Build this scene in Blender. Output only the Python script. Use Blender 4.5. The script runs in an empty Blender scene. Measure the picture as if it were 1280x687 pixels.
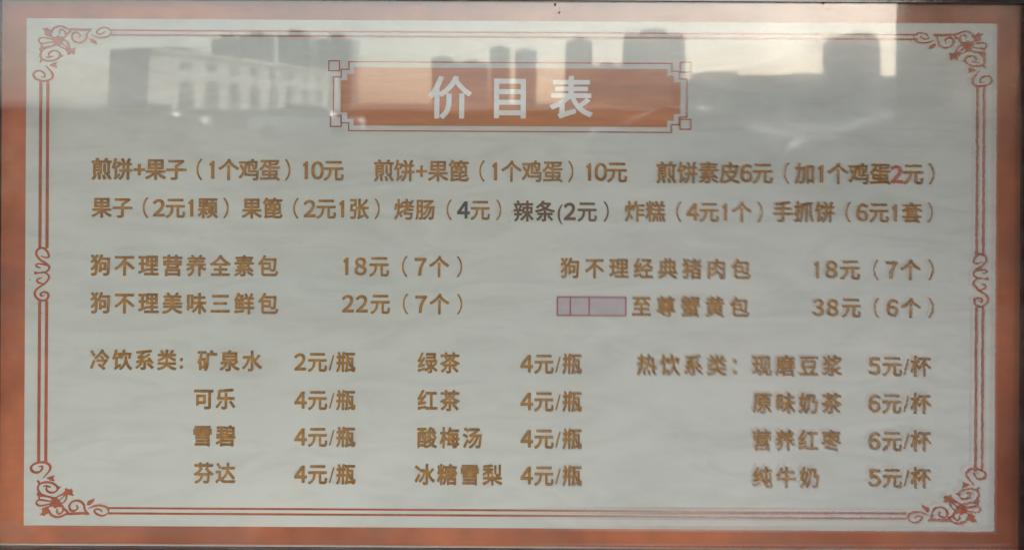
import bpy, bmesh, math, random
from mathutils import Vector, Matrix
S = bpy.context.scene
random.seed(7)
R = math.radians

# ------------------------------------------------------------------ camera, sky, sun, exposure
F = 1100.0            # focal length in photograph pixels (photograph 1280 px wide)
EYE = 1.50            # lens height above the pavement, m
DIST = 1.10           # lens to printed sheet, m
HY = 128.0            # photograph row of eye level
ROLL = R(0.33)
cam = bpy.data.cameras.new('camera')
co = bpy.data.objects.new('camera', cam)
S.collection.objects.link(co); S.camera = co
cam.sensor_width = 36.0
cam.lens = 36.0 * F / 1280.0
cam.shift_y = -(343.5 - HY) / 1280.0
cam.clip_start = 0.02; cam.clip_end = 5000
cam.dof.use_dof = True
cam.dof.focus_distance = DIST
cam.dof.aperture_fstop = 5.2
co.location = (0, -DIST, EYE)
co.rotation_euler = (R(90), 0, 0)
co.rotation_euler = (Matrix.Rotation(0, 3, 'Y') @ Matrix.Rotation(R(90), 3, 'X') @ Matrix.Rotation(ROLL, 3, 'Z')).to_euler()

SUN_EL, SUN_AZ = R(27), R(150)      # azimuth clockwise from +Y seen from above
w = bpy.data.worlds.new("World"); S.world = w; w.use_nodes = True
nt = w.node_tree; nt.nodes.clear()
sky = nt.nodes.new('ShaderNodeTexSky'); sky.sky_type = 'NISHITA'; sky.sun_disc = False
sky.sun_elevation = SUN_EL; sky.sun_rotation = SUN_AZ
sky.air_density = 0.9; sky.dust_density = 1.5; sky.ozone_density = 1.0
bg = nt.nodes.new('ShaderNodeBackground'); bg.inputs[1].default_value = 0.15
wo = nt.nodes.new('ShaderNodeOutputWorld')
hs = nt.nodes.new('ShaderNodeHueSaturation'); hs.inputs['Saturation'].default_value = .80   # thin white haze veil
nt.links.new(sky.outputs[0], hs.inputs['Color']); nt.links.new(hs.outputs[0], bg.inputs[0]); nt.links.new(bg.outputs[0], wo.inputs[0])
sl = bpy.data.lights.new('sun', 'SUN'); sl.energy = 4.0; sl.angle = R(0.5); sl.color = (1.0, 0.965, 0.91)
so = bpy.data.objects.new('sun', sl); S.collection.objects.link(so)
sd = Vector((math.sin(SUN_AZ)*math.cos(SUN_EL), math.cos(SUN_AZ)*math.cos(SUN_EL), math.sin(SUN_EL)))
so.rotation_euler = sd.to_track_quat('Z', 'Y').to_euler(); so.location = (20, -20, 30)
S.view_settings.view_transform = 'Standard'; S.view_settings.look = 'None'
S.view_settings.exposure = 1.76; S.view_settings.gamma = 1.0

# ------------------------------------------------------------------ helpers
def PX(px, py, y=0.0):
    """photograph position -> x, z on the upright plane at depth y"""
    d = (DIST + y) / F
    dx, dy = px - 640.0, -(py - HY)
    # principal point stays put under roll: undo the roll about it
    c, s = math.cos(ROLL), math.sin(ROLL)
    return ((dx*c - dy*s) * d, EYE + (dx*s + dy*c) * d)
def V(px, D, z=0.0):
    """place seen mirrored in the pane: column px, distance D beyond the lens"""
    return ((px - 640.0) / F * D, -(D - DIST), z)
def HZ(py, D): return EYE + (HY - py) / F * D

def mat(name, col, rough=0.6, var=0.0, scale=8.0, spec=0.5, metal=0.0, bump=0.0, bscale=60.0, col2=None, stretch=(1,1,1), coat=0.0):
    m = bpy.data.materials.new(name); m.use_nodes = True
    n = m.node_tree; b = n.nodes['Principled BSDF']
    b.inputs['Base Color'].default_value = (*col, 1); b.inputs['Roughness'].default_value = rough
    b.inputs['Specular IOR Level'].default_value = spec; b.inputs['Metallic'].default_value = metal
    b.inputs['Coat Weight'].default_value = coat
    tc = n.nodes.new('ShaderNodeTexCoord'); mp = n.nodes.new('ShaderNodeMapping')
    mp.inputs['Scale'].default_value = stretch
    n.links.new(tc.outputs['Object'], mp.inputs[0])
    if var > 0 or col2:
        no = n.nodes.new('ShaderNodeTexNoise'); no.inputs['Scale'].default_value = scale
        no.inputs['Detail'].default_value = 6; no.inputs['Roughness'].default_value = 0.6
        n.links.new(mp.outputs[0], no.inputs[0])
        r = n.nodes.new('ShaderNodeValToRGB')
        r.color_ramp.elements[0].position = 0.3; r.color_ramp.elements[1].position = 0.7
        c2 = col2 or tuple(min(1, c*(1+var)) for c in col)
        r.color_ramp.elements[0].color = (*(tuple(c*(1-var) for c in col)), 1)
        r.color_ramp.elements[1].color = (*c2, 1)
        n.links.new(no.outputs['Fac'], r.inputs[0]); n.links.new(r.outputs[0], b.inputs['Base Color'])
    if bump > 0:
        nb = n.nodes.new('ShaderNodeTexNoise'); nb.inputs['Scale'].default_value = bscale; nb.inputs['Detail'].default_value = 4
        n.links.new(mp.outputs[0], nb.inputs[0])
        bu = n.nodes.new('ShaderNodeBump'); bu.inputs['Strength'].default_value = bump; bu.inputs['Distance'].default_value = 0.01
        n.links.new(nb.outputs['Fac'], bu.inputs['Height']); n.links.new(bu.outputs[0], b.inputs['Normal'])
    return m

def link(name, me, m, parent=None, label=None, cat=None, group=None, kind=None):
    o = bpy.data.objects.new(name, me); S.collection.objects.link(o)
    if m and not me.materials: me.materials.append(m)
    if parent: o.parent = parent
    tag(o, label, cat, group, kind); return o
def tag(o, label=None, cat=None, group=None, kind=None):
    if label: o['label'] = label
    if cat: o['category'] = cat
    if group: o['group'] = group
    if kind: o['kind'] = kind
def empty(name, loc, label=None, cat=None, group=None, kind=None):
    o = bpy.data.objects.new(name, None); S.collection.objects.link(o); o.location = loc
    o.empty_display_size = 0.1; tag(o, label, cat, group, kind); return o

def box_bm(bm, x0, x1, y0, y1, z0, z1, bevel=0.0):
    vs = [bm.verts.new((x, y, z)) for x in (x0, x1) for y in (y0, y1) for z in (z0, z1)]
    fs = [(0,1,3,2),(4,6,7,5),(0,4,5,1),(2,3,7,6),(0,2,6,4),(1,5,7,3)]
    ff = [bm.faces.new([vs[i] for i in f]) for f in fs]
    if bevel:
        ed = list({e for f in ff for e in f.edges})
        bmesh.ops.bevel(bm, geom=ed, offset=bevel, segments=2, affect='EDGES')
def done(bm, name='mesh'):
    bmesh.ops.recalc_face_normals(bm, faces=bm.faces)
    me = bpy.data.meshes.new(name); bm.to_mesh(me); bm.free(); return me
def box(name, x0, x1, y0, y1, z0, z1, m, parent=None, bevel=0.0, **k):
    bm = bmesh.new(); box_bm(bm, *sorted((x0,x1)), *sorted((y0,y1)), *sorted((z0,z1)), bevel)
    return link(name, done(bm), m, parent, **k)

def slab(bm, pts, y_back, y_front):
    """closed 2-D outline (x,z) -> slab facing -Y"""
    a = 0
    for i in range(len(pts)):
        x0, z0 = pts[i]; x1, z1 = pts[(i+1) % len(pts)]; a += x0*z1 - x1*z0
    if a < 0: pts = pts[::-1]
    f = [bm.verts.new((x, y_front, z)) for x, z in pts]
    b = [bm.verts.new((x, y_back, z)) for x, z in pts]
    try: bm.faces.new(f); bm.faces.new(b[::-1])
    except ValueError: pass
    n = len(pts)
    for i in range(n): bm.faces.new((f[(i+1)%n], f[i], b[i], b[(i+1)%n]))

def spline(pts, n=7):
    P = [Vector(p) for p in pts]; P = [P[0]*2-P[1]] + P + [P[-1]*2-P[-2]]; out = []
    for i in range(1, len(P)-2):
        for k in range(n):
            t = k/n; a, b, c, d = P[i-1], P[i], P[i+1], P[i+2]
            out.append(0.5*((2*b) + (c-a)*t + (2*a-5*b+4*c-d)*t*t + (3*b-a-3*c+d)*t**3))
    out.append(P[-2]); return out
def ribbon(bm, pts, wid, to_xz, yb, yf, taper=(0.35, 0.35)):
    """stroke through photo-space points; wid in px; taper = relative end widths"""
    C = spline(pts); n = len(C); rows = []
    for i, p in enumerate(C):
        t = (C[min(i+1, n-1)] - C[max(i-1, 0)]).normalized(); nn = Vector((-t.y, t.x))
        u = i/(n-1)
        e = 1.0
        if u < .25: e = taper[0] + (1-taper[0])*math.sin(u/.25*math.pi/2)
        if u > .75: e = min(e, taper[1] + (1-taper[1])*math.sin((1-u)/.25*math.pi/2))
        h = wid*0.5*e
        a = to_xz(*(p+nn*h)); b = to_xz(*(p-nn*h))
        rows.append([bm.verts.new((a[0], yf, a[1])), bm.verts.new((b[0], yf, b[1])),
                     bm.verts.new((b[0], yb, b[1])), bm.verts.new((a[0], yb, a[1]))])
    for r, s in zip(rows, rows[1:]):
        for k in range(4): bm.faces.new((r[k], r[(k+1)%4], s[(k+1)%4], s[k]))
    bm.faces.new(rows[0]); bm.faces.new(rows[-1])

# ------------------------------------------------------------------ materials
def print_mat(name, col, var, scale, rough=0.55, spec=0.3, stretch=(1,1,1), tint=None, fine=0.0):
    """printed vinyl: pigment mottling on two scales, faint waviness"""
    m = bpy.data.materials.new(name); m.use_nodes = True; n = m.node_tree; b = n.nodes['Principled BSDF']
    b.inputs['Roughness'].default_value = rough; b.inputs['Specular IOR Level'].default_value = spec
    tc = n.nodes.new('ShaderNodeTexCoord'); mp = n.nodes.new('ShaderNodeMapping'); mp.inputs['Scale'].default_value = stretch
    n.links.new(tc.outputs['Object'], mp.inputs[0])
    def noise(sc, det=5):
        k = n.nodes.new('ShaderNodeTexNoise'); k.inputs['Scale'].default_value = sc; k.inputs['Detail'].default_value = det
        n.links.new(mp.outputs[0], k.inputs[0]); return k
    def ramp(src, a, b_, p0=.3, p1=.7):
        r = n.nodes.new('ShaderNodeValToRGB'); e = r.color_ramp.elements
        e[0].position, e[1].position = p0, p1; e[0].color = (*a, 1); e[1].color = (*b_, 1)
        n.links.new(src, r.inputs[0]); return r
    def mul(a, b_):
        x = n.nodes.new('ShaderNodeMix'); x.data_type = 'RGBA'; x.blend_type = 'MULTIPLY'; x.inputs[0].default_value = 1
        n.links.new(a, x.inputs[6]); n.links.new(b_, x.inputs[7]); return x
    t = tint or col
    r1 = ramp(noise(scale).outputs['Fac'], tuple(c*(1-var) for c in col), t)
    r2 = ramp(noise(scale*6, 8).outputs['Fac'], (1-var*.6,)*3, (1,1,1))
    o = mul(r1.outputs[0], r2.outputs[0])
    if fine > 0:
        r3 = ramp(noise(900, 2).outputs['Fac'], (1-fine,)*3, (1,1,1), .35, .65)
        o = mul(o.outputs[2], r3.outputs[0])
    n.links.new(o.outputs[2], b.inputs['Base Color'])
    nb = noise(14, 3); bu = n.nodes.new('ShaderNodeBump'); bu.inputs['Strength'].default_value = .25; bu.inputs['Distance'].default_value = .004
    n.links.new(nb.outputs['Fac'], bu.inputs['Height']); n.links.new(bu.outputs[0], b.inputs['Normal'])
    return m
M = {}
M['white'] = print_mat('white_print', (0.60, 0.625, 0.59), .08, 2.2, tint=(0.69, 0.685, 0.645), fine=.03)
M['red'] = print_mat('orange_red_print', (0.48, 0.105, 0.036), .34, 6.0, tint=(0.66, 0.19, 0.072), fine=.12)
M['plaque'] = print_mat('copper_print', (0.58, 0.215, 0.078), .14, 7.0, tint=(0.70, 0.27, 0.115), stretch=(1,1,9), fine=.12)
M['gold'] = print_mat('golden_brown_letters', (0.37, 0.150, 0.012), .35, 120.0, tint=(0.60, 0.275, 0.028), fine=.35)
M['dark_brown'] = print_mat('dark_brown_letters', (0.14, 0.060, 0.012), .25, 60.0, fine=.1)
M['near_black'] = print_mat('black_letters', (0.045, 0.04, 0.028), .2, 60.0)
M['red_digit'] = print_mat('red_digit', (0.50, 0.11, 0.06), .1, 60.0)
M['orn'] = print_mat('red_filigree', (0.44, 0.078, 0.026), .2, 50.0, tint=(0.54, 0.12, 0.040), fine=.12)
M['letter_white'] = print_mat('pale_letters', (0.88, 0.87, 0.86), .06, 30.0)
M['patch'] = print_mat('pale_patch', (0.50, 0.44, 0.46), .1, 20.0)
M['patch_line'] = print_mat('mauve_line', (0.36, 0.07, 0.13), .1, 40.0)
M['edge_pale'] = mat('pale_sheet_edge', (0.6, 0.5, 0.45), .5)
M['frame'] = mat('dark_window_metal', (0.018, 0.014, 0.016), .16, var=.2, scale=30, spec=.9, bump=.04)
M['gasket'] = mat('rubber_gasket', (0.02, 0.02, 0.022), .7)
M['wall'] = mat('shop_wall_render', (0.22, 0.20, 0.18), .9, var=.12, scale=4, bump=.4)
M['concrete'] = mat('pillar_concrete', (0.20, 0.195, 0.19), .85, var=.12, scale=5, bump=.3)
M['canopy'] = mat('shade_canopy_sheet', (0.10, 0.09, 0.09), .7, var=.1, scale=4)
M['paving'] = mat('forecourt_asphalt', (0.065, 0.063, 0.058), 1.0, var=.15, scale=2.2, bump=.3, spec=.08)
M['road'] = mat('asphalt', (0.055, 0.055, 0.057), .85, var=.2, scale=6, bump=.3)
M['ground'] = mat('bare_ground', (0.13, 0.12, 0.10), .95, var=.2, scale=.4)
M['kerb'] = mat('kerb_stone', (0.30, 0.29, 0.28), .85, var=.1, scale=6)
M['cream'] = mat('cream_facade', (0.62, 0.60, 0.55), .85, var=.08, scale=.6)
M['greywall'] = mat('grey_facade', (0.30, 0.30, 0.31), .85, var=.1, scale=.3)
M['tower'] = mat('hazed_tower_facade', (0.42, 0.43, 0.45), .8, var=.1, scale=.1)  # paler grey stands in for haze over the far towers
M['glass_dark'] = mat('dark_panes', (0.045, 0.055, 0.06), .35, spec=.3)
M['hedge'] = mat('hedge_wall', (0.12, 0.115, 0.10), .9, var=.25, scale=2)
M['tyre'] = mat('tyre', (0.02, 0.02, 0.02), .8)
M['lamp_red'] = mat('tail_lamp', (0.45, 0.02, 0.02), .2)
M['chrome'] = mat('rim_metal', (0.6, 0.6, 0.6), .3, metal=1.0)
M['speck'] = mat('dried_dirt', (0.05, 0.03, 0.02), .8)

def pane_mat():
    m = bpy.data.materials.new('window_glass'); m.use_nodes = True; n = m.node_tree; n.nodes.clear()
    out = n.nodes.new('ShaderNodeOutputMaterial'); mix = n.nodes.new('ShaderNodeMixShader')
    tr = n.nodes.new('ShaderNodeBsdfTransparent'); tr.inputs[0].default_value = (.985, .992, .985, 1)
    gl = n.nodes.new('ShaderNodeBsdfGlossy'); gl.inputs['Roughness'].default_value = .012
    gl.inputs[0].default_value = (1, 1, 1, 1)
    geo = n.nodes.new('ShaderNodeNewGeometry')
    io = n.nodes.new('ShaderNodeMix'); io.data_type = 'FLOAT'
    n.links.new(geo.outputs['Backfacing'], io.inputs[0]); io.inputs[2].default_value = GL_IOR; io.inputs[3].default_value = 1/GL_IOR
    fr = n.nodes.new('ShaderNodeFresnel'); n.links.new(io.outputs[0], fr.inputs['IOR'])
    tc = n.nodes.new('ShaderNodeTexCoord')
    nz = n.nodes.new('ShaderNodeTexNoise'); nz.inputs['Scale'].default_value = 5; nz.inputs['Detail'].default_value = 1
    n.links.new(tc.outputs['Object'], nz.inputs[0])
    bu = n.nodes.new('ShaderNodeBump'); bu.inputs['Strength'].default_value = .12; bu.inputs['Distance'].default_value = .003
    n.links.new(nz.outputs['Fac'], bu.inputs['Height']); n.links.new(bu.outputs[0], gl.inputs['Normal'])
    # thin film of dust lying on the outer face
    sx = n.nodes.new('ShaderNodeSeparateXYZ'); n.links.new(tc.outputs['Object'], sx.inputs[0])
    mr = n.nodes.new('ShaderNodeMapRange'); mr.interpolation_type = 'SMOOTHSTEP'
    for k_, v_ in zip((1, 2, 3, 4), (-.05, .45, 0.0, .85)): mr.inputs[k_].default_value = v_
    n.links.new(sx.outputs[0], mr.inputs[0])
    rf = n.nodes.new('ShaderNodeBsdfRefraction'); rf.inputs['Roughness'].default_value = 0.0; rf.inputs['IOR'].default_value = 1.35
    n2 = n.nodes.new('ShaderNodeTexNoise'); n2.inputs['Scale'].default_value = 420; n2.inputs['Detail'].default_value = 1
    n.links.new(tc.outputs['Object'], n2.inputs[0])
    b2 = n.nodes.new('ShaderNodeBump'); b2.inputs['Strength'].default_value = 1; b2.inputs['Distance'].default_value = .00022
    n.links.new(n2.outputs['Fac'], b2.inputs['Height']); n.links.new(b2.outputs[0], rf.inputs['Normal'])
    film = n.nodes.new('ShaderNodeMixShader'); n.links.new(mr.outputs[0], film.inputs[0])
    n.links.new(tr.outputs[0], film.inputs[1]); n.links.new(rf.outputs[0], film.inputs[2])
    n.links.new(fr.outputs[0], mix.inputs[0]); n.links.new(film.outputs[0], mix.inputs[1]); n.links.new(gl.outputs[0], mix.inputs[2])
    dm = n.nodes.new('ShaderNodeMapping'); dm.inputs['Scale'].default_value = (2.2, 1, 9); dm.inputs['Rotation'].default_value = (0, .35, 0)
    n.links.new(tc.outputs['Object'], dm.inputs[0])
    dn = n.nodes.new('ShaderNodeTexNoise'); dn.inputs['Scale'].default_value = 3; dn.inputs['Detail'].default_value = 8; dn.inputs['Roughness'].default_value = .65; dn.inputs['Distortion'].default_value = 1.2
    n.links.new(dm.outputs[0], dn.inputs[0])
    dr = n.nodes.new('ShaderNodeMapRange')
    for k_, v_ in zip((1, 2, 3, 4), (.45, .8, 0.01, .09)): dr.inputs[k_].default_value = v_
    n.links.new(dn.outputs['Fac'], dr.inputs[0])
    dd = n.nodes.new('ShaderNodeBsdfDiffuse'); dd.inputs[0].default_value = (.62, .58, .52, 1)
    dx = n.nodes.new('ShaderNodeMixShader'); n.links.new(dr.outputs[0], dx.inputs[0]); n.links.new(mix.outputs[0], dx.inputs[1]); n.links.new(dd.outputs[0], dx.inputs[2])
    n.links.new(dx.outputs[0], out.inputs[0])
    return m
GL_IOR = 1.55
M['glass'] = pane_mat()

# ------------------------------------------------------------------ ground, road, wall, added canopy (what the pane looks out on)
def sheet(name, x0, x1, y0, y1, z, m):
    bm = bmesh.new(); bm.faces.new([bm.verts.new(p) for p in ((x0,y0,z),(x1,y0,z),(x1,y1,z),(x0,y1,z))])
    return link(name, done(bm), m, kind='structure')
sheet('ground', -1500, 1500, -1500, 400, -0.14, M['ground'])
sheet('road', -400, 400, -75, -52, -0.12, M['road'])
box('forecourt', -90, 90, -46, 0.4, -.2, 0, M['paving'], kind='structure')
box('kerb', -90, 90, -46.2, -46.004, -.2, .004, M['kerb'], kind='structure')
box('shop_wall', -6, 6, .021, .25, 0, 3.2, M['wall'], kind='structure')

# the glazed menu board: frame rails + pane here, print further down
board = empty('menu_board', (0, 0, 0), 'glazed white price list board with golden brown lettering and orange-red border in dark frame', 'menu board')
FY0, FY1 = -.032, .02
xl = PX(1.5, 343, 0)[0]; xr = PX(1273.5, 343, 0)[0]
zb = PX(640, 684.0, 0)[1]; zt = PX(640, 3.6, 0)[1]
FW = .05
box('frame_rail', xl-FW, xl, FY0, FY1, zb-FW, zt+FW, M['frame'], board, .002)
box('frame_rail', xr, xr+FW, FY0, FY1, zb-FW, zt+FW, M['frame'], board, .002)
box('frame_rail', xl+.0005, xr-.0005, FY0+.001, FY1-.001, zb-FW, zb, M['frame'], board, .002)
box('frame_rail', xl+.0005, xr-.0005, FY0+.001, FY1-.001, zt, zt+FW, M['frame'], board, .002)
box('glass_pane', xl-.01, xr+.01, -.022, -.016, zb-.01, zt+.01, M['glass'], board)

# unseen canopy, added to keep the board in shade
CZ, CD = 2.35, 2.75
cp = empty('added_shade_canopy', (0, -CD/2, CZ), 'dark flat unseen canopy added to shade the menu board', 'canopy')
def lbox(name, par, x0, x1, y0, y1, z0, z1, m, bevel=0, **k):
    lx, ly, lz = par.location
    return box(name, x0-lx, x1-lx, y0-ly, y1-ly, z0-lz, z1-lz, m, par, bevel, **k)
lbox('shade_roof', cp, -6, 6, -CD, -.032, CZ, CZ+.08, M['canopy'])
lbox('shade_fascia', cp, -6, 6, -CD-.05, -CD-.002, CZ-.08, CZ+.22, M['frame'])
px_, py_, _ = V(1166, 3.45)
pil = empty('pillar', (px_+.35, py_-.2, 0), 'square grey concrete pillar holding the added canopy edge', 'pillar')
lbox('shaft', pil, px_, px_+.7, py_-.4, py_, .12, CZ, M['concrete'], .01)
lbox('base', pil, px_-.03, px_+.73, py_-.43, py_+.03, 0, .118, M['concrete'], .01)

# ------------------------------------------------------------------ the street mirrored in the pane
def wedge_building(name, corners, h, m, **k):
    """corners: (x,y) list, walls up to h"""
    cx = sum(c[0] for c in corners)/len(corners); cy = sum(c[1] for c in corners)/len(corners)
    e = empty(name, (cx, cy, 0), **k)
    bm = bmesh.new(); n = len(corners)
    lo = [bm.verts.new((x-cx, y-cy, -.14)) for x, y in corners]; hi = [bm.verts.new((x-cx, y-cy, h)) for x, y in corners]
    for i in range(n): bm.faces.new((lo[i], lo[(i+1)%n], hi[(i+1)%n], hi[i]))
    bm.faces.new(hi); bm.faces.new(lo[::-1])
    link('wall', done(bm), m, e)
    return e
def facade_windows(e, a, b, rows, m, frame_m, arched=()):
    """window parts on the wall running a->b (world xy); rows: (count, z0, z1, fill)"""
    a = Vector((*a, 0)); b = Vector((*b, 0)); d = (b-a); L = d.length; d.normalize(); nrm = Vector((d.y, -d.x, 0))
    c = Vector((e.location.x, e.location.y, 0))
    if (a + d*L/2 + nrm - c).length < (a + d*L/2 - c).length: nrm = -nrm
    for ri, (cnt, z0, z1, fill, s0, s1) in enumerate(rows):
        W = L*(s1-s0)/cnt; me = None
        for i in range(cnt):
            p = a + d*(L*s0 + W*(i+.5))
            if me is None:
                bm = bmesh.new(); hw = W*fill/2
                pts = [(-hw, 0), (hw, 0)]
                if ri in arched:
                    for t in range(9):
                        an = math.pi*t/8; pts.append((hw*math.cos(an), (z1-z0) - hw*.6 + hw*.6*math.sin(an)))
                else: pts += [(hw, z1-z0), (-hw, z1-z0)]
                slab(bm, pts, .25, -.06); me = done(bm); me.materials.append(m)
            o = link('window', me, None, e)
            o.location = (p - e.location) + nrm*0.0; o.location.z = z0
            o.rotation_euler.z = math.atan2(nrm.y, nrm.x) + math.pi/2

# long low cream hall, long side lit, shaded end wall coloured darker
D1, D2 = 90, 150
A = V(188, D1)[:2]; B = V(424, D2)[:2]; Cc = V(138, 92.5)[:2]; Dd = (B[0]-8, B[1]-6)
h1 = HZ(66, D1)
hall = wedge_building('low_hall', [A, B, Dd, Cc], h1, M['cream'], label='long low cream hall with two rows of windows across the road', cat='building')
facade_windows(hall, A, B, [(9, h1*.70, h1*.85, .42, .07, .97), (9, .4, h1*.56, .5, .07, .97)], M['glass_dark'], None, arched=(1,))
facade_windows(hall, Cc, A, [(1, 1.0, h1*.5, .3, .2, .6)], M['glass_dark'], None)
# cornice and darker sheet for the shaded end
def wallstrip(name, e, a, b, z0, z1, t, m):
    a = Vector((*a, 0)); b = Vector((*b, 0)); d = (b-a); L = d.length; d.normalize(); nrm = Vector((d.y, -d.x, 0))
    c = Vector((e.location.x, e.location.y, 0))
    if (a + d*L/2 + nrm - c).length < (a + d*L/2 - c).length: nrm = -nrm
    bm = bmesh.new(); q = [a, b, b+nrm*t, a+nrm*t]
    lo = [bm.verts.new((p.x-e.location.x, p.y-e.location.y, z0)) for p in q]; hi = [bm.verts.new((p.x-e.location.x, p.y-e.location.y, z1)) for p in q]
    for i in range(4): bm.faces.new((lo[i], lo[(i+1)%4], hi[(i+1)%4], hi[i]))
    bm.faces.new(hi); bm.faces.new(lo[::-1]); return link(name, done(bm), m, e)
wallstrip('cornice', hall, A, B, h1-.35, h1+.12, .3, M['cream'])
wallstrip('shaded_end_sheet', hall, Cc, A, 0, h1+.1, .12, mat('shaded_end_grey', (.42, .42, .43), .8, var=.1, scale=.5))  # the end wall's shade is put into this greyer sheet
rx, ry, _ = V(232, 104)
box('roof_house', rx-3.2-hall.location.x, rx-hall.location.x+.2, ry-hall.location.y-4, ry-hall.location.y, h1+.001, h1+1.0, M['greywall'], hall)

def tower(px0, px1, pytop, D, label, m='tower', floors=None, name='tower_block', cat='building', depth=14, group='towers mirrored in the glass'):
    a = V(px0, D); b = V(px1, D); h = HZ(pytop, D)
    e = wedge_building(name, [a[:2], b[:2], (b[0], b[1]-depth), (a[0], a[1]-depth)], h, M[m], label=label, cat=cat)
    fl = floors or max(2, int(h/3.2)); nb = max(3, int((b[0]-a[0])/3.6))
    bm = bmesh.new()
    for k in range(fl):
        z0 = h*(k+.3)/fl; z1 = h*(k+.75)/fl
        for i in range(nb):
            x0 = a[0] + (b[0]-a[0])*(i+.22)/nb - e.location.x; x1 = a[0] + (b[0]-a[0])*(i+.78)/nb - e.location.x
            box_bm(bm, x0, x1, a[1]-e.location.y-.2, a[1]-e.location.y+.06, z0, z1)
    link('window', done(bm), M['glass_dark'], e, kind='stuff')
    bm = bmesh.new(); w_ = (b[0]-a[0]); x0 = a[0]-e.location.x
    box_bm(bm, x0+w_*.3, x0+w_*.7, a[1]-e.location.y-depth*.8, a[1]-e.location.y-2, h+.001, h+2.4)
    link('roof_house', done(bm), M[m], e)
    return e
tower(262, 300, 52, 420, 'stepped grey tower block left of the tall one, lower of the pair behind the hall')
tower(300, 342, 47, 430, 'grey tower block rising directly behind the cream hall roof')
tower(347, 388, 45, 320, 'broad dark tower block with flat top beside the hall')
tower(396, 440, 48, 330, 'dark tower block just right of the light gap')
tower(540, 566, 74, 820, 'far pale low block beneath the sheet top line')
tower(566, 612, 80, 800, 'far broad low block behind the title plaque')
tower(614, 640, 61, 830, 'slim far tower over the title plaque')
tower(646, 672, 64, 840, 'second slim far tower over the title plaque')
tower(706, 738, 52, 520, 'narrow grey tower block over the right half of the title plaque')
tower(738, 778, 84, 520, 'low grey block between two towers')
tower(782, 858, 42, 400, 'wide dark tower block at the right end of the title plaque')

# low terrace on the right with the round-topped pavilion
D3 = 80
a = V(872, D3); b = V(1300, D3)
ter = wedge_building('terrace_building', [a[:2], b[:2], (b[0], b[1]-12), (a[0], a[1]-12)], HZ(97, D3), M['greywall'], label='long low dark terrace building with stepped roofline', cat='building')
for (p0, p1, yt) in ((893, 936, 87), (948, 1024, 93), (1012, 1165, 90)):
    x0, x1 = V(p0, D3)[0]-ter.location.x, V(p1, D3)[0]-ter.location.x
    box('roof_step', x0, x1, 2-.02*p0/900, -5, HZ(97, D3)+.001, HZ(yt, D3), M['greywall'], ter)
for i in range(16):
    x0 = a[0] + (b[0]-a[0])*(i+.25)/16 - ter.location.x
    box('shopfront', x0, x0+1.3, 5.9, 6.06, .1, 2.2, M['glass_dark'], ter)
xa, xb = V(1029, D3+5)[0], V(1100, D3-1)[0]; ya = V(0, D3-1)[1]
pav = empty('round_topped_pavilion', ((xa+xb)/2, ya-3, 0), 'dark block with a rounded barrel roof standing above the terrace', 'building')
hw = (xb-xa)/2; zb_ = HZ(62, D3-1); zt_ = HZ(38, D3-1)
pts = [(-hw, 0), (hw, 0)] + [(hw*math.copysign(abs(math.cos(t))**.75, math.cos(t)), zb_ + (zt_-zb_)*math.sin(t)**.9) for t in [math.pi*k/20 for k in range(21)]]
bm = bmesh.new(); slab(bm, pts, -3, 3); link('wall', done(bm), M['greywall'], pav)
for i in range(3):
    box('window', -hw*.7+i*hw*.5, -hw*.7+i*hw*.5+hw*.3, 2.95, 3.06, zb_-1.4, zb_-.3, M['glass_dark'], pav)
# roadside low wall
x0, y0, _ = V(-420, 50); x1, _, _ = V(880, 50)
lw = empty('roadside_wall', ((x0+x1)/2, y0, 0), 'low dark roadside wall in front of the cream hall', 'wall')
box('wall_body', (x0-x1)/2, (x1-x0)/2, -.3, 0, -.14, HZ(139, 50), M['hedge'], lw)
box('coping', (x0-x1)/2, (x1-x0)/2, -.36, .06, HZ(139, 50)+.001, HZ(139, 50)+.07, M['kerb'], lw)

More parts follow.
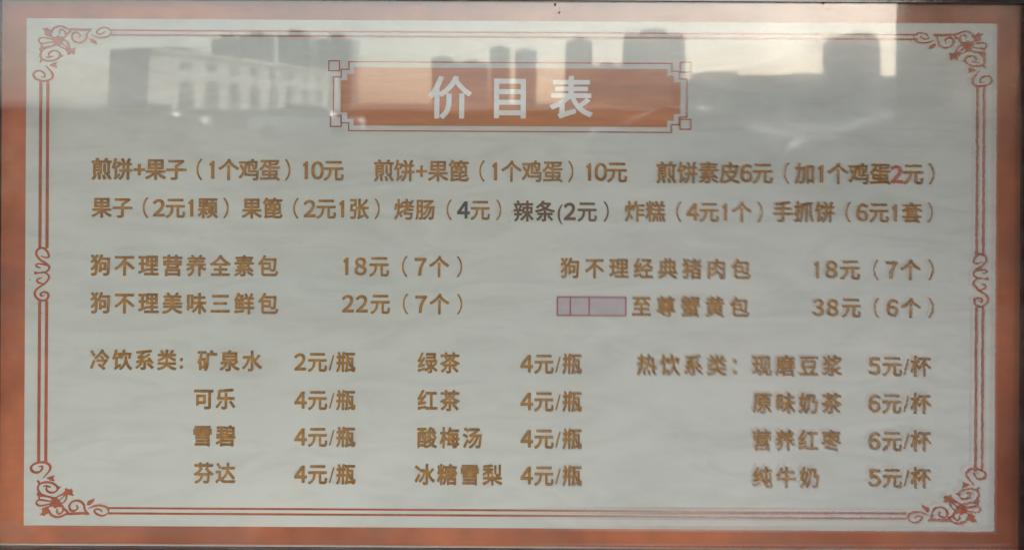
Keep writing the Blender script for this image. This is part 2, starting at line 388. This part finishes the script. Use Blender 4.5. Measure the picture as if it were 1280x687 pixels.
# parked cars
def car(x, y, rot, col, label):
    e = empty('parked_car', (x, y, 0), label, 'car', 'cars parked across the road'); e.rotation_euler.z = rot
    paint = mat('car_paint', col, .25, coat=.8)
    def loft(name, secs, m, smooth=True):
        bm = bmesh.new(); rings = []
        for (yy, hwid, z0, z1, rr) in secs:
            ring = [(-hwid, z0), (-hwid, (z0+z1)/2), (-hwid*rr, z1), (0, z1+.02), (hwid*rr, z1), (hwid, (z0+z1)/2), (hwid, z0)]
            rings.append([bm.verts.new((a_, yy, b_)) for a_, b_ in ring])
        for r, s in zip(rings, rings[1:]):
            for k in range(len(r)): bm.faces.new((r[k], r[(k+1) % len(r)], s[(k+1) % len(r)], s[k]))
        bm.faces.new(rings[0]); bm.faces.new(rings[-1][::-1]); me = done(bm)
        for p in me.polygons: p.use_smooth = True
        return link(name, me, m, e)
    loft('body', [(-2.2,.70,.35,.62,.85), (-2.1,.82,.25,.85,.9), (-1.2,.86,.22,.92,.92), (0,.87,.2,.93,.93), (1.2,.86,.2,.95,.92), (2.05,.82,.25,.92,.9), (2.2,.7,.4,.75,.85)], paint)
    loft('cabin', [(-1.15,.78,.9,.93,.95), (-.5,.72,.9,1.38,.8), (.6,.72,.9,1.42,.8), (1.5,.74,.9,1.0,.92)], M['glass_dark'])
    loft('roof', [(-.5,.60,1.385,1.40,.9), (.1,.62,1.40,1.45,.9), (.65,.60,1.42,1.44,.9)], paint)
    for sx in (-1, 1):
        for yy in (-1.35, 1.35):
            bm = bmesh.new()
            bmesh.ops.create_cone(bm, cap_ends=True, segments=20, radius1=.32, radius2=.32, depth=.22, matrix=Matrix.Translation((sx*.76, yy, .32)) @ Matrix.Rotation(R(90), 4, 'Y'))
            link('wheel', done(bm), M['tyre'], e)
        for yy, m in ((-2.16, M['chrome']), (2.16, M['lamp_red'])):
            box('lamp', sx*.5-.14, sx*.5+.14, yy-.04, yy+.04, .62, .76, m, e, .01)
    return e
for (px, D, rot, col, lab) in ((1165, 14.2, R(92), (.03,.03,.035), 'black parked car nearest the pillar'),
                               (860, 19.5, R(88), (.25,.26,.28), 'grey parked car beyond the black one'),
                               (385, 34, R(91), (.6,.6,.6), 'silver car parked by the low wall'),
                               (190, 36, R(89), (.10,.10,.11), 'dark car parked by the low wall, farther left')):
    x, y, _ = V(px, D); car(x, y, rot, col, lab)

# ------------------------------------------------------------------ the menu board
cx_, cz_ = PX(640, 343)
TH = .0012
def edges(x0, y0, x1, y1, y=0):
    """average of the rolled edges: left/right px at mid height, top/bottom px at mid width"""
    return PX(x0, 343, y)[0], PX(x1, 343, y)[0], PX(640, y1, y)[1], PX(640, y0, y)[1]
bx0, bx1, bz0, bz1 = edges(31.5, 26.5, 1243.5, 659.5)
ox0, ox1, oz0, oz1 = edges(-14, -12, 1290, 681.5)
box('panel', bx0, bx1, 0, .006, bz0, bz1, M['white'], board)
# orange-red surround, four mitred strips
for q in ([(ox0,oz1),(ox1,oz1),(bx1,bz1),(bx0,bz1)], [(ox0,oz0),(bx0,bz0),(bx1,bz0),(ox1,oz0)],
          [(ox0,oz0),(ox0,oz1),(bx0,bz1),(bx0,bz0)], [(ox1,oz0),(bx1,bz0),(bx1,bz1),(ox1,oz1)]):
    bm = bmesh.new(); slab(bm, q, .006, -.0004); link('border_band', done(bm), M['red'], board)
box('sheet_edge', ox0, ox1, -.002, .006, oz0-.0018, oz0-.0002, M['edge_pale'], board)
box('backing', xl+.001, xr-.001, .0064, .0195, zb+.001, zt-.001, M['gasket'], board)

def board_box(name, x0, y0, x1, y1, m, par=board, th=TH, yb=0.0):
    a = PX(x0, y0); b = PX(x1, y1)
    return box(name, a[0], b[0], yb-th, yb+.0005, a[1], b[1], m, par)
def hline(x0, x1, y, t, par=board, m='orn', name='border_line'):
    # y given at x=640
    xa = PX(x0, y)[0]; xb = PX(x1, y)[0]; z = PX(640, y)[1]; h = t*DIST/F/2
    return box(name, xa, xb, -TH, .0005, z-h, z+h, M[m], par)
def vline(y0, y1, x, t, par=board, m='orn', name='border_line'):
    # x given at y=343
    za = PX(x, y0)[1]; zb2 = PX(x, y1)[1]; xx = PX(x, 343)[0]; h = t*DIST/F/2
    return box(name, xx-h, xx+h, -TH, .0005, zb2, za, M[m], par)
K = 1/5.725
# straight border lines
hline(139, 1146, 41.0, 2.0); hline(139, 1146, 46.8, 2.4)
hline(136, 1132, 637.0, 2.1); hline(136, 1132, 643.6, 2.2)
for (yy0, yy1) in ((100, 310), (375, 577)):
    vline(yy0, yy1, 50.0, 3.3); vline(yy0, yy1, 58.8, 3.4)
    vline(yy0+8, yy1+10, 1219.3, 2.6); vline(yy0+8, yy1+10, 1227.6, 2.8)

# filigree corner: strokes (crop pixels of the top left corner), relative to its own corner
ST = [ # (points, width, taper)
 ([(800,226),(775,204),(745,198),(712,210),(694,232),(708,245),(738,240),(752,224)], 9, (.8,.4)),
 ([(800,232),(786,256),(752,270),(706,270),(650,250)], 10, (.8,.2)),
 ([(495,212),(560,214),(618,216),(660,208)], 14, (.8,.2)),
 ([(655,212),(628,240),(618,280),(582,306),(540,300),(516,272),(524,240),(552,234),(576,252),(566,274)], 11, (.5,.5)),
 ([(430,250),(428,226),(446,212),(470,232),(466,262)], 9, (.4,.3)),
 ([(372,238),(384,208),(420,190),(462,196),(504,222),(480,246),(462,276)], 11, (.6,.5)),
 ([(404,290),(350,276),(306,270),(282,284),(286,304),(306,312),(352,306),(388,300)], 9, (.6,.6)),
 ([(300,312),(302,336),(330,340),(380,330),(402,316)], 9, (.5,.6)),
 ([(404,328),(350,340),(312,356),(292,388),(300,420),(338,437),(388,434),(424,412),(432,386),(408,366),(374,366),(352,386),(360,406),(384,402)], 10, (.5,.4)),
 ([(330,408),(352,412),(376,404)], 8, (.3,.4)),
 ([(306,344),(292,352),(300,372)], 12, (.3,.4)),
 ([(302,416),(298,436),(288,452)], 9, (.9,.2)),
 ([(424,404),(438,402),(452,398)], 10, (.9,.2)),
 ([(412,318),(440,340),(476,352)], 8, (.7,.7)),
 ([(436,302),(462,324),(490,350)], 7, (.7,.7)),
 ([(452,280),(486,304),(502,350)], 8, (.6,.7)),
 ([(330,468),(352,494),(374,520),(380,552),(352,576),(306,580),(262,566),(242,540),(256,514),(292,508),(318,526),(322,552),(298,550)], 11, (.4,.4)),
]
BL = [ # filled leaves and stars
 [(304,202),(324,206),(340,198),(352,210),(374,218),(366,250),(380,270),(344,262),(322,252),(326,228)],
 [(378,262),(400,268),(418,252),(436,264),(464,262),(456,290),(440,312),(416,332),(386,324),(396,300),(376,290)],
 [(482,340),(504,342),(512,352),(546,342),(534,362),(546,376),(530,376),(538,394),(512,384),(490,396),(486,376),(468,360)],
 [(644,276),(668,276),(690,300),(696,322),(672,312),(650,304)],
 [(356,470),(384,452),(410,446),(400,466),(412,488),(386,480)],
]
def corner(name, flipx, flipy, ox, oy):
    """ox, oy: photo px of that corner of the panel; stroke coordinates measured from the top-left one (33,23)"""
    def f(cx, cy):
        dx, dy = cx*K - 33.2, cy*K - 22.8
        return PX(ox + (-dx if flipx else dx), oy + (-dy if flipy else dy))
    bm = bmesh.new()
    for i, (p, wd, tp) in enumerate(ST):
        ribbon(bm, p, wd*1.25, f, .0005, -TH - .00003*i, tp)
    for i, p in enumerate(BL):
        slab(bm, [f(*q) for q in p], .0005, -TH - .0006 - .00003*i)
    return link(name, done(bm), M['orn'], board)
corner('corner_ornament', False, False, 33.2, 22.8)
corner('corner_ornament', True, False, 1247.5, 29.5)
corner('corner_ornament', False, True, 30.0, 655.5)
corner('corner_ornament', True, True, 1240.0, 663.0)
SC = [
 ([(296,226),(322,238),(350,234),(344,202),(312,170),(272,182),(262,214),(286,250),(330,280),(354,306),(342,334),(314,344),(258,350)], 14, (.4,.6)),
 ([(292,312),(264,302),(268,284),(306,286),(346,298)], 12, (.5,.5)),
 ([(300,340),(340,356),(352,384),(322,424),(272,458),(250,492),(266,528),(302,546),(340,532),(346,498),(318,484),(292,498),(300,514),(320,506)], 14, (.4,.4)),
 ([(300,382),(270,394),(274,416),(312,426)], 12, (.6,.5)),
]
def side(flip, ox, oy):
    def f(cx, cy):
        dx, dy = cx*K, cy*K
        return PX(ox + (-dx if flip else dx), oy + dy)
    bm = bmesh.new()
    for i, (p, wd, tp) in enumerate(SC): ribbon(bm, p, wd, f, .0005, -TH-.00004*i, tp)
    for q in ([(248,338),(270,342),(270,356),(250,360)], [(338,232),(356,226),(354,242)]):
        slab(bm, [f(*c) for c in q], .0005, -TH-.0003)
    link('side_scroll', done(bm), M['orn'], board)
side(False, 0, 280); side(True, 1277.5, 287)

# title plaque
def pq(x, y): return PX(400 + x/2.667, y/2.667 + (0))
def sk(x): return (x-640)/1170*6.2     # drop of the crop pixels to the right
def stepped(x0, y0, x1, y1, s, n=2):
    pts = []
    def seq(cx, cy, sx, sy, rev):
        r = []
        for i in range(n):
            r.append((cx + sx*s*(n-i), cy + sy*s*i)); r.append((cx + sx*s*(n-i-1) if 0 else cx + sx*s*(n-i), cy + sy*s*(i+1)))
        # staircase from (cx+ns, cy) to (cx, cy+ns)
        r = [(cx + sx*s*n, cy)]
        for i in range(n):
            r.append((cx + sx*s*(n-i), cy + sy*s*(i+1))); r.append((cx + sx*s*(n-i-1), cy + sy*s*(i+1)))
        return r[::-1] if rev else r
    pts += seq(x0, y0, 1, 1, True); pts += seq(x1, y0, -1, 1, False)
    pts += seq(x1, y1, -1, -1, True); pts += seq(x0, y1, 1, -1, False)
    return pts
plq_pts = stepped(426, 85.5, 850.5, 158, 8.2)
bm = bmesh.new(); slab(bm, [(PX(x, 118)[0], PX(640, y)[1]) for x, y in plq_pts], .0005, -.0012)
plq = link('title_plaque', done(bm), M['plaque'], board)
# outline as a thin closed band
def band(pts, t):
    bm = bmesh.new(); n = len(pts); P = [Vector(p) for p in pts]
    a = sum(P[i].x*P[(i+1)%n].y - P[(i+1)%n].x*P[i].y for i in range(n)); sg = 1 if a > 0 else -1
    ou, inn = [], []
    for i in range(n):
        d0 = (P[i]-P[i-1]).normalized(); d1 = (P[(i+1)%n]-P[i]).normalized()
        n0 = Vector((d0.y, -d0.x))*sg; n1 = Vector((d1.y, -d1.x))*sg; k = (n0+n1); k = k/(max(.3, k.dot(n0)))
        ou.append(P[i]+k*t/2); inn.append(P[i]-k*t/2)
    mk = lambda p, y: bm.verts.new((PX(p.x, 118)[0], y, PX(640, p.y)[1]))
    O = [mk(p, -TH) for p in ou]; I = [mk(p, -TH) for p in inn]; OB = [mk(p, .0005) for p in ou]; IB = [mk(p, .0005) for p in inn]
    for i in range(n):
        j = (i+1) % n
        bm.faces.new((O[i], O[j], I[j], I[i])); bm.faces.new((O[i], OB[i], OB[j], O[j])); bm.faces.new((I[j], IB[j], IB[i], I[i]))
    return done(bm)
link('plaque_outline', band(stepped(417, 78.5, 858.5, 164.5, 9.6), 1.5), M['orn'], plq)
for (x0, y0) in ((411, 77.5), (850, 76.8), (413.5, 147), (850, 148.0)):
    link('corner_square', band([(x0, y0), (x0+13.4, y0), (x0+13.4, y0+12.4), (x0, y0+12.4)], 1.5), M['orn'], plq)

# blank outlined patch (three cells)
pt = board_box('blank_patch', 695.5, 369.5, 783, 395, M['patch'], board, .0006)
pt_ = [(696, 370, 783, 395.3)]
a = PX(696, 370); b = PX(783, 395)
LT = .0017
for (x0, z0, x1, z1) in ((a[0], a[1]-LT, b[0], a[1]), (a[0], b[1], b[0], b[1]+LT), (a[0], b[1], a[0]+LT, a[1]), (b[0]-LT, b[1], b[0], a[1]),
                         (PX(712, 380)[0], b[1], PX(712, 380)[0]+LT, a[1]), (PX(735.5, 380)[0], b[1], PX(735.5, 380)[0]+LT, a[1])):
    box('cell_line', x0, x1, -.0011-random.random()*.0002, .0003, z0, z1, M['patch_line'], pt)

# ------------------------------------------------------------------ lettering (Blender's built-in font)
import numpy as np
from mathutils.geometry import tessellate_polygon
_g = {}
FULL = {c: chr(0xFF10+i) for i, c in enumerate('0123456789')}
def glyph(ch, bold):
    """outline of one character thickened by `bold` em: distance field -> contours -> faces"""
    k = (ch, bold)
    if k in _g: return _g[k]
    if ch in FULL: bold += .007
    if ch in '（）(/': bold = .004
    cu = bpy.data.curves.new('t', 'FONT'); cu.body = FULL.get(ch, ch); cu.size = 1.0; cu.resolution_u = 4; cu.fill_mode = 'FRONT'
    o = bpy.data.objects.new('t', cu); S.collection.objects.link(o)
    bpy.context.view_layer.update()
    me = bpy.data.meshes.new_from_object(o.evaluated_get(bpy.context.evaluated_depsgraph_get()))
    vs = np.array([v.co[:2] for v in me.vertices]); cnt = {}
    for p in me.polygons:
        l = list(p.vertices)
        for a_, b_ in zip(l, l[1:]+l[:1]): cnt.setdefault((round(vs[a_][0],5),round(vs[a_][1],5),round(vs[b_][0],5),round(vs[b_][1],5)), 0)
    E = set(cnt); seg = np.array([e for e in E if (e[2],e[3],e[0],e[1]) not in E])
    bpy.data.objects.remove(o); bpy.data.curves.remove(cu); bpy.data.meshes.remove(me)
    if ch == '1':
        q = [(.465,0),(.555,0),(.555,.735),(.495,.735),(.455,.675),(.385,.635),(.385,.57),(.465,.60)]
        seg = np.array([(*a_, *b_) for a_, b_ in zip(q, q[1:]+q[:1])])
    G = 84.0
    lo = seg.reshape(-1,2).min(0) - .06; hi = seg.reshape(-1,2).max(0) + .06
    nx, ny = [int(math.ceil((hi[i]-lo[i])*G))+1 for i in (0,1)]
    X, Y = np.meshgrid(lo[0]+np.arange(nx)/G, lo[1]+np.arange(ny)/G)
    P = np.stack([X.ravel(), Y.ravel()], 1)[:, None, :]
    A, B = seg[None, :, :2], seg[None, :, 2:]; d = B-A
    t = np.clip(((P-A)*d).sum(2)/np.maximum((d*d).sum(2), 1e-12), 0, 1)
    D = np.sqrt((((A+d*t[..., None])-P)**2).sum(2)).min(1)
    cr = (A[...,1] > P[...,1]) != (B[...,1] > P[...,1])
    xi = A[...,0] + (P[...,1]-A[...,1])*d[...,0]/np.where(d[...,1] == 0, 1e-12, d[...,1])
    ins = (cr & (P[...,0] < xi)).sum(1) % 2 == 1
    f = (np.where(ins, -D, D) - bold).reshape(ny, nx); f[np.abs(f) < 1e-7] = 1e-7
    nxt = {}
    def pt(i, j, i2, j2):
        if (i, j) > (i2, j2): i, j, i2, j2 = i2, j2, i, j
        return (i, j, i2, j2)
    pos = lambda q: ((lambda u: (lo[0]+(q[1]+(q[3]-q[1])*u)/G, lo[1]+(q[0]+(q[2]-q[0])*u)/G))(f[q[0],q[1]]/(f[q[0],q[1]]-f[q[2],q[3]])))
    sgn = f < 0
    cells = np.argwhere((sgn[:-1,:-1]^sgn[1:,:-1])|(sgn[:-1,:-1]^sgn[:-1,1:])|(sgn[:-1,:-1]^sgn[1:,1:]))
    for i, j in cells:
        i, j = int(i), int(j); c = [(i,j),(i,j+1),(i+1,j+1),(i+1,j)]; s_ = [bool(sgn[q]) for q in c]
        ins_, outs = [], []
        for q in range(4):
            if s_[q] != s_[(q+1)%4]:
                (outs if s_[q] else ins_).append((q, pt(*c[q], *c[(q+1)%4])))
        # walk with the inside on the left
        for q, e in outs:
            cand = sorted(ins_, key=lambda r: (q - r[0]) % 4)[0]
            nxt[e] = cand[1]; 
    loops = []
    while nxt:
        st = next(iter(nxt)); l = [st]; n = nxt.pop(st)
        while n != st and n in nxt: l.append(n); n = nxt.pop(n)
        Pp = [pos(q) for q in l]
        # drop nearly straight points
        out = []
        for a_ in range(len(Pp)):
            p0 = out[-1] if out else Pp[-1]; p1 = Pp[a_]; p2 = Pp[(a_+1) % len(Pp)]
            ar = abs((p1[0]-p0[0])*(p2[1]-p0[1]) - (p2[0]-p0[0])*(p1[1]-p0[1])); L = math.hypot(p2[0]-p0[0], p2[1]-p0[1]) + 1e-9
            if ar/L > .0012: out.append(p1)
        if len(out) > 2: loops.append(out)
    flat = [p for l in loops for p in l]
    area = [sum(p[0]*q[1]-q[0]*p[1] for p, q in zip(l, l[1:]+l[:1])) for l in loops]
    big = max(area, key=abs); offs = [sum(len(q) for q in loops[:i]) for i in range(len(loops))]
    def inside(p, l):
        r = False
        for a_, b_ in zip(l, l[1:]+l[:1]):
            if (a_[1] > p[1]) != (b_[1] > p[1]) and p[0] < a_[0] + (p[1]-a_[1])*(b_[0]-a_[0])/(b_[1]-a_[1]): r = not r
        return r
    outer = [i for i in range(len(loops)) if area[i]*big > 0]
    own = {i: [] for i in outer}
    for i in range(len(loops)):
        if area[i]*big < 0:
            c_ = [o_ for o_ in outer if inside(loops[i][0], loops[o_])]
            if c_: own[min(c_, key=lambda o_: abs(area[o_]))].append(i)
    tri = []
    for o_, hs_ in own.items():
        ids = [offs[q]+k_ for q in [o_]+hs_ for k_ in range(len(loops[q]))]
        tri += [tuple(ids[k_] for k_ in t_) for t_ in tessellate_polygon([[Vector((x, y, 0)) for x, y in loops[q]] for q in [o_]+hs_])]
    sh = {'（': -.20, '）': .20}.get(ch, 0)
    if ch in FULL: sh = -.22
    if ch == '+': sh = .04
    bl = []; o_ = 0
    for l in loops: bl.append(list(range(o_, o_+len(l)))); o_ += len(l)
    _g[k] = ([(x+sh, y) for x, y in flat], [tuple(t_) for t_ in tri], bl); return _g[k]
_gm = {}
def glyph_mesh(ch, bold, em, hs, th, m):
    k = (ch, bold, round(em, 5), round(hs, 3), th, m)
    if k in _gm: return _gm[k]
    vs, fs, bl = glyph(ch, bold)
    V_ = [(x*em*hs, -th, (y-REF)*em) for x, y in vs]; n = len(V_)
    Fc = []
    for t_ in fs:
        (ax, _, az), (bx, _, bz), (cx, _, cz) = [V_[q] for q in t_]
        Fc.append(t_ if (bx-ax)*(cz-az)-(cx-ax)*(bz-az) > 0 else t_[::-1])
    B_ = [(x, .0003, z) for x, _, z in V_]
    for l in bl:
        for a_, b_ in zip(l, l[1:]+l[:1]): Fc.append((a_, a_+n, b_+n, b_))
    me = bpy.data.meshes.new('character'); me.from_pydata(V_ + B_, [], Fc); me.materials.append(M[m])
    bm = bmesh.new(); bm.from_mesh(me); bmesh.ops.recalc_face_normals(bm, faces=bm.faces); bm.to_mesh(me); bm.free()
    _gm[k] = me; return me
_adv = {}
def width(s):
    cu = bpy.data.curves.new('t', 'FONT'); cu.body = s; cu.size = 1
    o = bpy.data.objects.new('t', cu); S.collection.objects.link(o); bpy.context.view_layer.update()
    w_ = o.dimensions.x; bpy.data.objects.remove(o); bpy.data.curves.remove(cu); return w_
def adv(ch):
    if ch in FULL: return .57
    if ch == '+': return .64
    if ch not in _adv: _adv[ch] = width('一' + ch + '一') - width('一一')
    return _adv[ch]
REF = None
def text(name, s, x0, x1, ytop, ybot, m, par=board, bold=.023, th=.0014, mats=None, hs=.94):
    """one phrase: a part holding its characters, fitted to the measured ink box (photo px) of a full ideograph line"""
    em_px = (ybot - ytop) / .955
    A = [adv(c) for c in s]
    gx = [(min(v[0] for v in glyph(c, bold)[0]), max(v[0] for v in glyph(c, bold)[0])) for c in s]
    n = len(s); nat = sum(A[:-1]) + gx[-1][1] - gx[0][0]
    tr = ((x1-x0)/(em_px*hs) - nat) / max(1, n-1)
    cur = -gx[0][0]; xm = (x0+x1)/2
    X0, Z0 = PX(xm, (ybot+ytop)/2); sc = DIST/F
    single = n == 1
    e = par if single else empty(name, (X0, 0, Z0))
    if not single: e.parent = par; e.empty_display_size = .01
    for i, c in enumerate(s):
        mm = mats.get(i, m) if mats else m
        me = glyph_mesh(c, bold, round(em_px*sc, 5), hs, th, mm)
        o = link(name if single else 'character', me, None, e)
        dx = (cur*em_px*hs - (x1-x0)/2)*sc
        o.location = (X0+dx, 0, Z0) if single else (dx, 0, 0)
        cur += A[i] + tr
    return e
_v = glyph('国', 0)[0]; REF = (min(v[1] for v in _v) + max(v[1] for v in _v))/2

# title characters, each its own part of the plaque
for ch, x0, x1 in (('价', 536, 588.5), ('目', 617.5, 657.5), ('表', 687, 741)):
    text('title_character', ch, x0, x1, 96.5, 149.5, 'letter_white', plq, bold=.020, th=.0022, hs=1.0)
g = 'gold'
T = [
 ('menu_item', '煎饼+果子（1个鸡蛋）10元', 115, 430, 199, 226, {}),
 ('menu_item', '煎饼+果篦（1个鸡蛋）10元', 467.5, 784, 201, 228, {}),
 ('menu_item', '煎饼素皮6元（加1个鸡蛋2元）', 820.5, 1167, 203.5, 230.5, {12: 'red_digit'}),
 ('menu_item', '果子（2元1颗）', 115, 286, 247, 273, {}),
 ('menu_item', '果篦（2元1张）', 302.5, 475, 248, 274, {}),
 ('menu_item', '烤肠（4元）', 493, 627, 249.5, 275.5, {3: 'near_black'}),
 ('menu_item', '辣条(2元）', 642, 761, 251.5, 277.5, {i: 'dark_brown' for i in range(6)}),
 ('menu_item', '炸糕（4元1个）', 781, 953, 252, 278, {}),
 ('menu_item', '手抓饼（6元1套）', 966, 1165, 252.5, 278.5, {}),
 ('menu_item', '狗不理营养全素包', 113.5, 348, 319, 345.5, {}),
 ('price', '18元（7个）', 429.5, 578, 320, 346.5, {}),
 ('menu_item', '狗不理经典猪肉包', 700.5, 938, 323, 348.5, {}),
 ('price', '18元（7个）', 1017, 1166, 324, 350, {}),
 ('menu_item', '狗不理美味三鲜包', 113.5, 348, 366, 392.5, {}),
 ('price', '22元（7个）', 427.5, 578, 367, 393, {}),
 ('menu_item', '至尊蟹黄包', 790, 936, 370.5, 396, {}),
 ('price', '38元（6个）', 1014.5, 1166, 371.5, 397, {}),
 ('section_heading', '冷饮系类:', 113, 229, 437, 462.5, {}),
 ('section_heading', '热饮系类：', 796, 921, 443, 469, {}),
]
rowsL = [('矿泉水', 247, 328, 438, '2元/瓶'), ('可乐', 243, 294.5, 485.5, '4元/瓶'), ('雪碧', 242, 294.5, 531.5, '4元/瓶'), ('芬达', 242.5, 294.5, 578, '4元/瓶')]
rowsM = [('绿茶', 522, 575, 440.5), ('红茶', 522, 575, 487.5), ('酸梅汤', 521.5, 602.5, 534), ('冰糖雪梨', 518.5, 628, 580)]
rowsR = [('现磨豆浆', 939.5, 1052, 443.5, '5元/杯'), ('原味奶茶', 940, 1051, 490, '6元/杯'), ('营养红枣', 940, 1051, 536.5, '6元/杯'), ('纯牛奶', 940, 1023, 582.5, '5元/杯')]
for s_, a_, b_, y_, p_ in rowsL:
    T.append(('menu_item', s_, a_, b_, y_, y_+26, {})); T.append(('price', p_, 368, 444.5, y_+1.5, y_+27, {}))
for s_, a_, b_, y_ in rowsM:
    T.append(('menu_item', s_, a_, b_, y_, y_+26, {})); T.append(('price', '4元/瓶', 650.5, 727.5, y_+1, y_+27, {}))
for s_, a_, b_, y_, p_ in rowsR:
    T.append(('menu_item', s_, a_, b_, y_, y_+26, {})); T.append(('price', p_, 1084.5, 1162.5, y_+.5, y_+26.5, {}))
for nm, s_, a_, b_, c_, d_, mm in T:
    text(nm, s_, a_, b_, c_, d_, g, board, mats=mm)

# dried dirt on the lower lip of the top rail and the pane
for k, (px, py, r) in enumerate(((694, 6, 2.2), (699, 16, 1.9), (687, 12, .8), (700, 10, .9), (1029, 4, 3.0), (1034, 11, 1.5), (1022, 14, .8), (1020, 3, 1.6),
                                 (1044, 5, 1.2), (884, 8, .9), (37, 350, .9), (52, 391, .9), (640, 264, 1.0), (637, 277, .8), (126, 413, .8), (375, 303, .7))):
    x, z = PX(px, py, -.0225); bm = bmesh.new(); r *= .42/1000*1.6
    bmesh.ops.create_icosphere(bm, subdivisions=2, radius=r)
    for v in bm.verts: v.co *= 1 + random.uniform(-.3, .3); v.co.y *= .4
    me = done(bm); o = link('dirt_speck', me, M['speck'], board); o.location = (x, -.0222, z)

# thin haze over the whole street
bm = bmesh.new(); box_bm(bm, -700, 700, -900, 60, -1.2, 70)
hm = bpy.data.materials.new('haze'); hm.use_nodes = True; hn = hm.node_tree; hn.nodes.clear()
hv = hn.nodes.new('ShaderNodeVolumePrincipled'); hv.inputs['Color'].default_value = (.88, .94, 1.0, 1); hv.inputs['Anisotropy'].default_value = .42; hv.inputs['Density'].default_value = .0005
ho = hn.nodes.new('ShaderNodeOutputMaterial'); hn.links.new(hv.outputs[0], ho.inputs['Volume'])
link('haze', done(bm), hm, kind='stuff')
